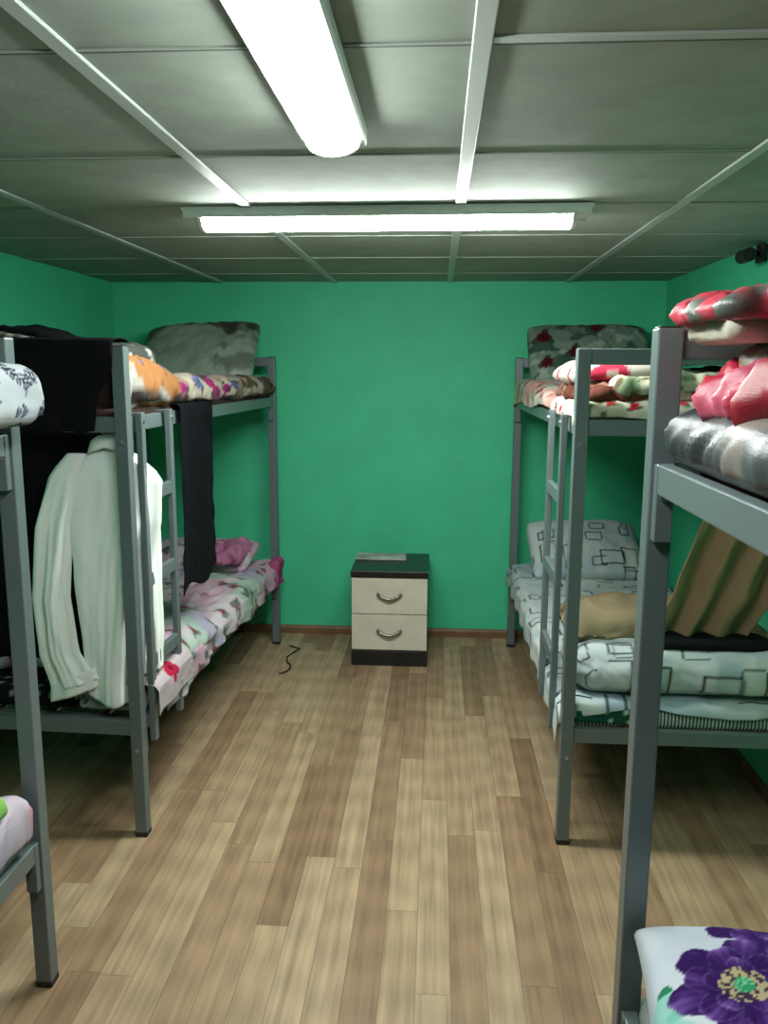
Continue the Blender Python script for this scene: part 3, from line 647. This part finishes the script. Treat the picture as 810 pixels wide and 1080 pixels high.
# ------------------------------------------------------------------ white shirt on the end of the left bunk
def shirt():
    t = empty('white_shirt', (-1.10, 2.64, .47), 'white long-sleeved shirt hanging at the near end of the left bunk', 'shirt')
    col = (270,276,272); ox, oy, oz = -1.10, 2.64, .47
    def tube(name, cx, cz, rx, ry, dy, folds, k, ns=110, nt=110, twist=0., kk=1.0, open_=0.):
        """closed cloth tube; cx, rx, ry, dy are functions of t in 0 (top)..1, cz height"""
        a, tt = np.meshgrid(np.arange(ns)/ns*2*math.pi, np.linspace(0,1,nt), indexing='ij'); a = a.ravel(); tt = tt.ravel()
        X = cx(tt)+rx(tt)*np.cos(a)*(1+0*a); Z = cz(tt); amp = ss(0,.35,tt)*kk
        fo = folds*amp*(1.1*np.sin(a*5+1.8*np.sin(tt*2.5+k)+k)+.5*np.sin(a*8+k*2-tt*5)*tt+2.4*(fbm(np.cos(a)*2+5, tt*3.5, k, 3)-.5)+1.3*ridge(np.cos(a)*3+tt*1.5+8, tt*1.2, k+4, 2)*np.sin(a).clip(0,1))
        Y = dy(tt)-(ry(tt)+fo)*np.sin(a)
        X = X+fo*.5*np.cos(a)
        V = np.stack([X-ox, Y-oy, Z-oz+0*a], 1)
        C = base(a, col)*(1+.03*(fbm(a*4, tt*9, k)[:,None]-.5))
        return V, C, ns, nt
    # body: shoulders slope away from the collar, the hem curves
    I = lambda xs, ys: (lambda q: np.interp(q, xs, ys))
    sm = lambda xs, ys: (lambda q: np.interp(q, xs, ys))
    def body():
        cz = lambda q: 1.345-(1.345-.50)*q
        V, C, ns, nt = tube('b', sm([0,.04,.12,.4,1],[-1.085,-1.085,-1.085,-1.095,-1.10]), cz, sm([0,.03,.07,.12,.3,.45,.7,1],[.052,.10,.148,.170,.166,.140,.112,.090]),
                            sm([0,.05,.12,.5,1],[.018,.035,.045,.045,.04]), sm([0,1],[2.655,2.635]), .010, 1.3)
        x = V[:,0]; q = 1-(V[:,2]+oz-.50)/(1.345-.50)
        V[:,2] += -.045*q**6*np.cos((x+.0)*14) + -.0*x
        V[:,2] -= .25*np.maximum(np.abs(x-.015)-.05,0)*ss(.2,0,q)
        return gridcloth('torso', V, C, ns, nt, parent=t, closed=True, thick=.003)
    body()
    def sleeve(name, cxs, rxs, czt, czb, k, dy):
        cz = lambda q: czt-(czt-czb)*q
        V, C, ns, nt = tube(name, sm([0,.1,.3,.6,.85,1], cxs), cz, sm([0,.06,.2,.5,.8,.93,1], rxs), sm([0,.1,.5,1],[.02,.032,.034,.028]), dy, .007, k, ns=72, kk=1.2)
        # cuff hem slants upward to the inside
        q = 1-(V[:,2]+oz-czb)/(czt-czb)
        V[:,2] += .06*q**8*(V[:,0]-V[:,0].mean())/.1*.5
        s_ = gridcloth(name, V, C, ns, nt, parent=t, closed=True, thick=.003)
        return s_
    s1 = sleeve('sleeve', [-1.185,-1.235,-1.275,-1.300,-1.285,-1.235], [.03,.046,.054,.056,.062,.070,.080], 1.325, .515, 2.1, lambda q: 2.615+0*q)
    s2 = sleeve('sleeve', [-1.01,-.995,-.985,-.985,-.99,-.995], [.02,.035,.04,.042,.040,.040,.044], 1.318, .56, 4.1, lambda q: 2.68+0*q)
    # cuff of the left sleeve
    a, tt = np.meshgrid(np.arange(48)/48*2*math.pi, np.linspace(0,1,8), indexing='ij'); a = a.ravel(); tt = tt.ravel()
    V = np.stack([-1.240+(.080+.006*tt)*np.cos(a)-ox, 2.615-(.032+.004*np.sin(a*5))*np.sin(a)-oy, .56-.07*tt+.03*np.cos(a)-oz], 1)
    gridcloth('cuff', V, base(a, (268,274,270)), 48, 8, parent=t, closed=True, thick=.005)
    # collar: a stand and a folded leaf that peaks at the back of the neck
    a, tt = np.meshgrid(np.arange(48)/48*2*math.pi, np.linspace(0,1,9), indexing='ij'); a = a.ravel(); tt = tt.ravel()
    prof = np.sin(tt*math.pi)
    X = (.046+.028*tt**1.2)*np.cos(a); Y = (.03+.016*tt)*np.sin(a); Z = 1.355+.036*np.cos(tt*2.2-.4)+.012*np.sin(-a).clip(-1,1)*0
    V = np.stack([X-1.085-ox, 2.65+Y-oy, Z-oz-.022*tt*np.abs(np.cos(a))], 1)
    gridcloth('collar', V, base(a, (268,274,268)), 48, 9, parent=t, closed=True, thick=.004)
    # button placket on the hidden front and the hanging loop that holds it to the upper bunk
    B().sweep([(0,.01,.90),(-.004,.012,.93),(0,.014,.945),(.004,.012,.93),(0,.01,.90)], .002, 6).build('hanging_loop', M_WHITE, t, (.015,0,0))
shirt()
# ------------------------------------------------------------------ bedding: nearest left bunk
softbox('mattress', (-1.76,-.15,1.432), (-1.01,1.83,1.50), .03, p_plain((196,200,200)), 'white mattress on the nearest left upper bunk, at the photo edge', 'mattress', .003)
softbox('leaf_pillow', (-1.52,1.38,1.472), (-.893,1.845,1.612), .05, p_leaf, 'white pillow with dark leaf sprays and purple bloom at the left edge', 'pillow', .006, 4, 61, .005)
softbox('mattress', (-1.76,-.15,.405), (-1.01,1.815,.487), .03, p_plain((176,180,182)), 'grey mattress on the nearest left lower bunk', 'mattress', .003)
softbox('lilac_blanket', (-1.74,.40,.49), (-.985,1.80,.572), .040, p_pinkblanket, 'pale lilac pink blanket on the nearest left lower bunk', 'blanket', .010, 5, 63, .01, creases=.006,
        post=lambda V, h: np.stack([V[:,0], V[:,1], V[:,2]-.05*ss(.9,1.0,V[:,0]/h[0])*(V[:,2]<0)], 1))
softbox('green_cloth', (-1.20,1.50,.575), (-.985,1.70,.622), .016, p_plain((140,196,100), .06), 'bright lime green cloth on the lilac blanket', 'cloth', .005, res=.01)
# ------------------------------------------------------------------ bedding: nearest right bunk
softbox('mattress', (.42,-.60,1.432), (1.13,1.34,1.46), .012, p_plain((44,47,50)), 'dark thin mattress on the nearest right upper bunk', 'mattress', .003)
softbox('satin_duvet', (.368,-.55,1.448), (1.13,1.365,1.54), .046, p_satin, 'grey satin duvet with pink flowers on the nearest right upper bunk', 'duvet', .008, 4, 71, .010, SATIN, creases=.008)
softbox('red_blanket', (.425,1.03,1.538), (.66,1.30,1.592), .026, p_red, 'crumpled red pink satin blanket on the grey satin duvet', 'blanket', .022, 13, 73, .005, SATIN, creases=.022)
softbox('grey_satin_pillow', (.445,1.02,1.585), (.93,1.24,1.65), .037, p_satin, 'grey satin pillow between the two red and pink blankets', 'pillow', .012, 5, 75, .008, SATIN, creases=.008)
softbox('cream_pillow', (.385,1.14,1.640), (.80,1.32,1.678), .020, p_plain((206,200,184), .05), 'cream pillow corner sticking out under the topmost pink blanket', 'pillow', .008, 6, 77, .008)
softbox('pink_blanket', (.378,1.10,1.668), (.86,1.31,1.698), .017, p_pinktop, 'coral pink and grey satin blanket topmost on the pile', 'blanket', .009, 11, 79, .005, SATIN, creases=.018)
softbox('mattress', (.385,-.60,.405), (1.13,1.365,.475), .03, p_plain((150,158,154)), 'grey green mattress on the nearest right lower bunk', 'mattress', .004)
pillow('flower_pillow', (.652,1.082,.578), (.63,.46,.20), (math.radians(3),0,math.radians(-9)), p_purple, 'white pillow with a large purple flower, bottom right corner', k=81, res=.0035, amp=.008, pinch=.02, corner=-.02, flat=.34)
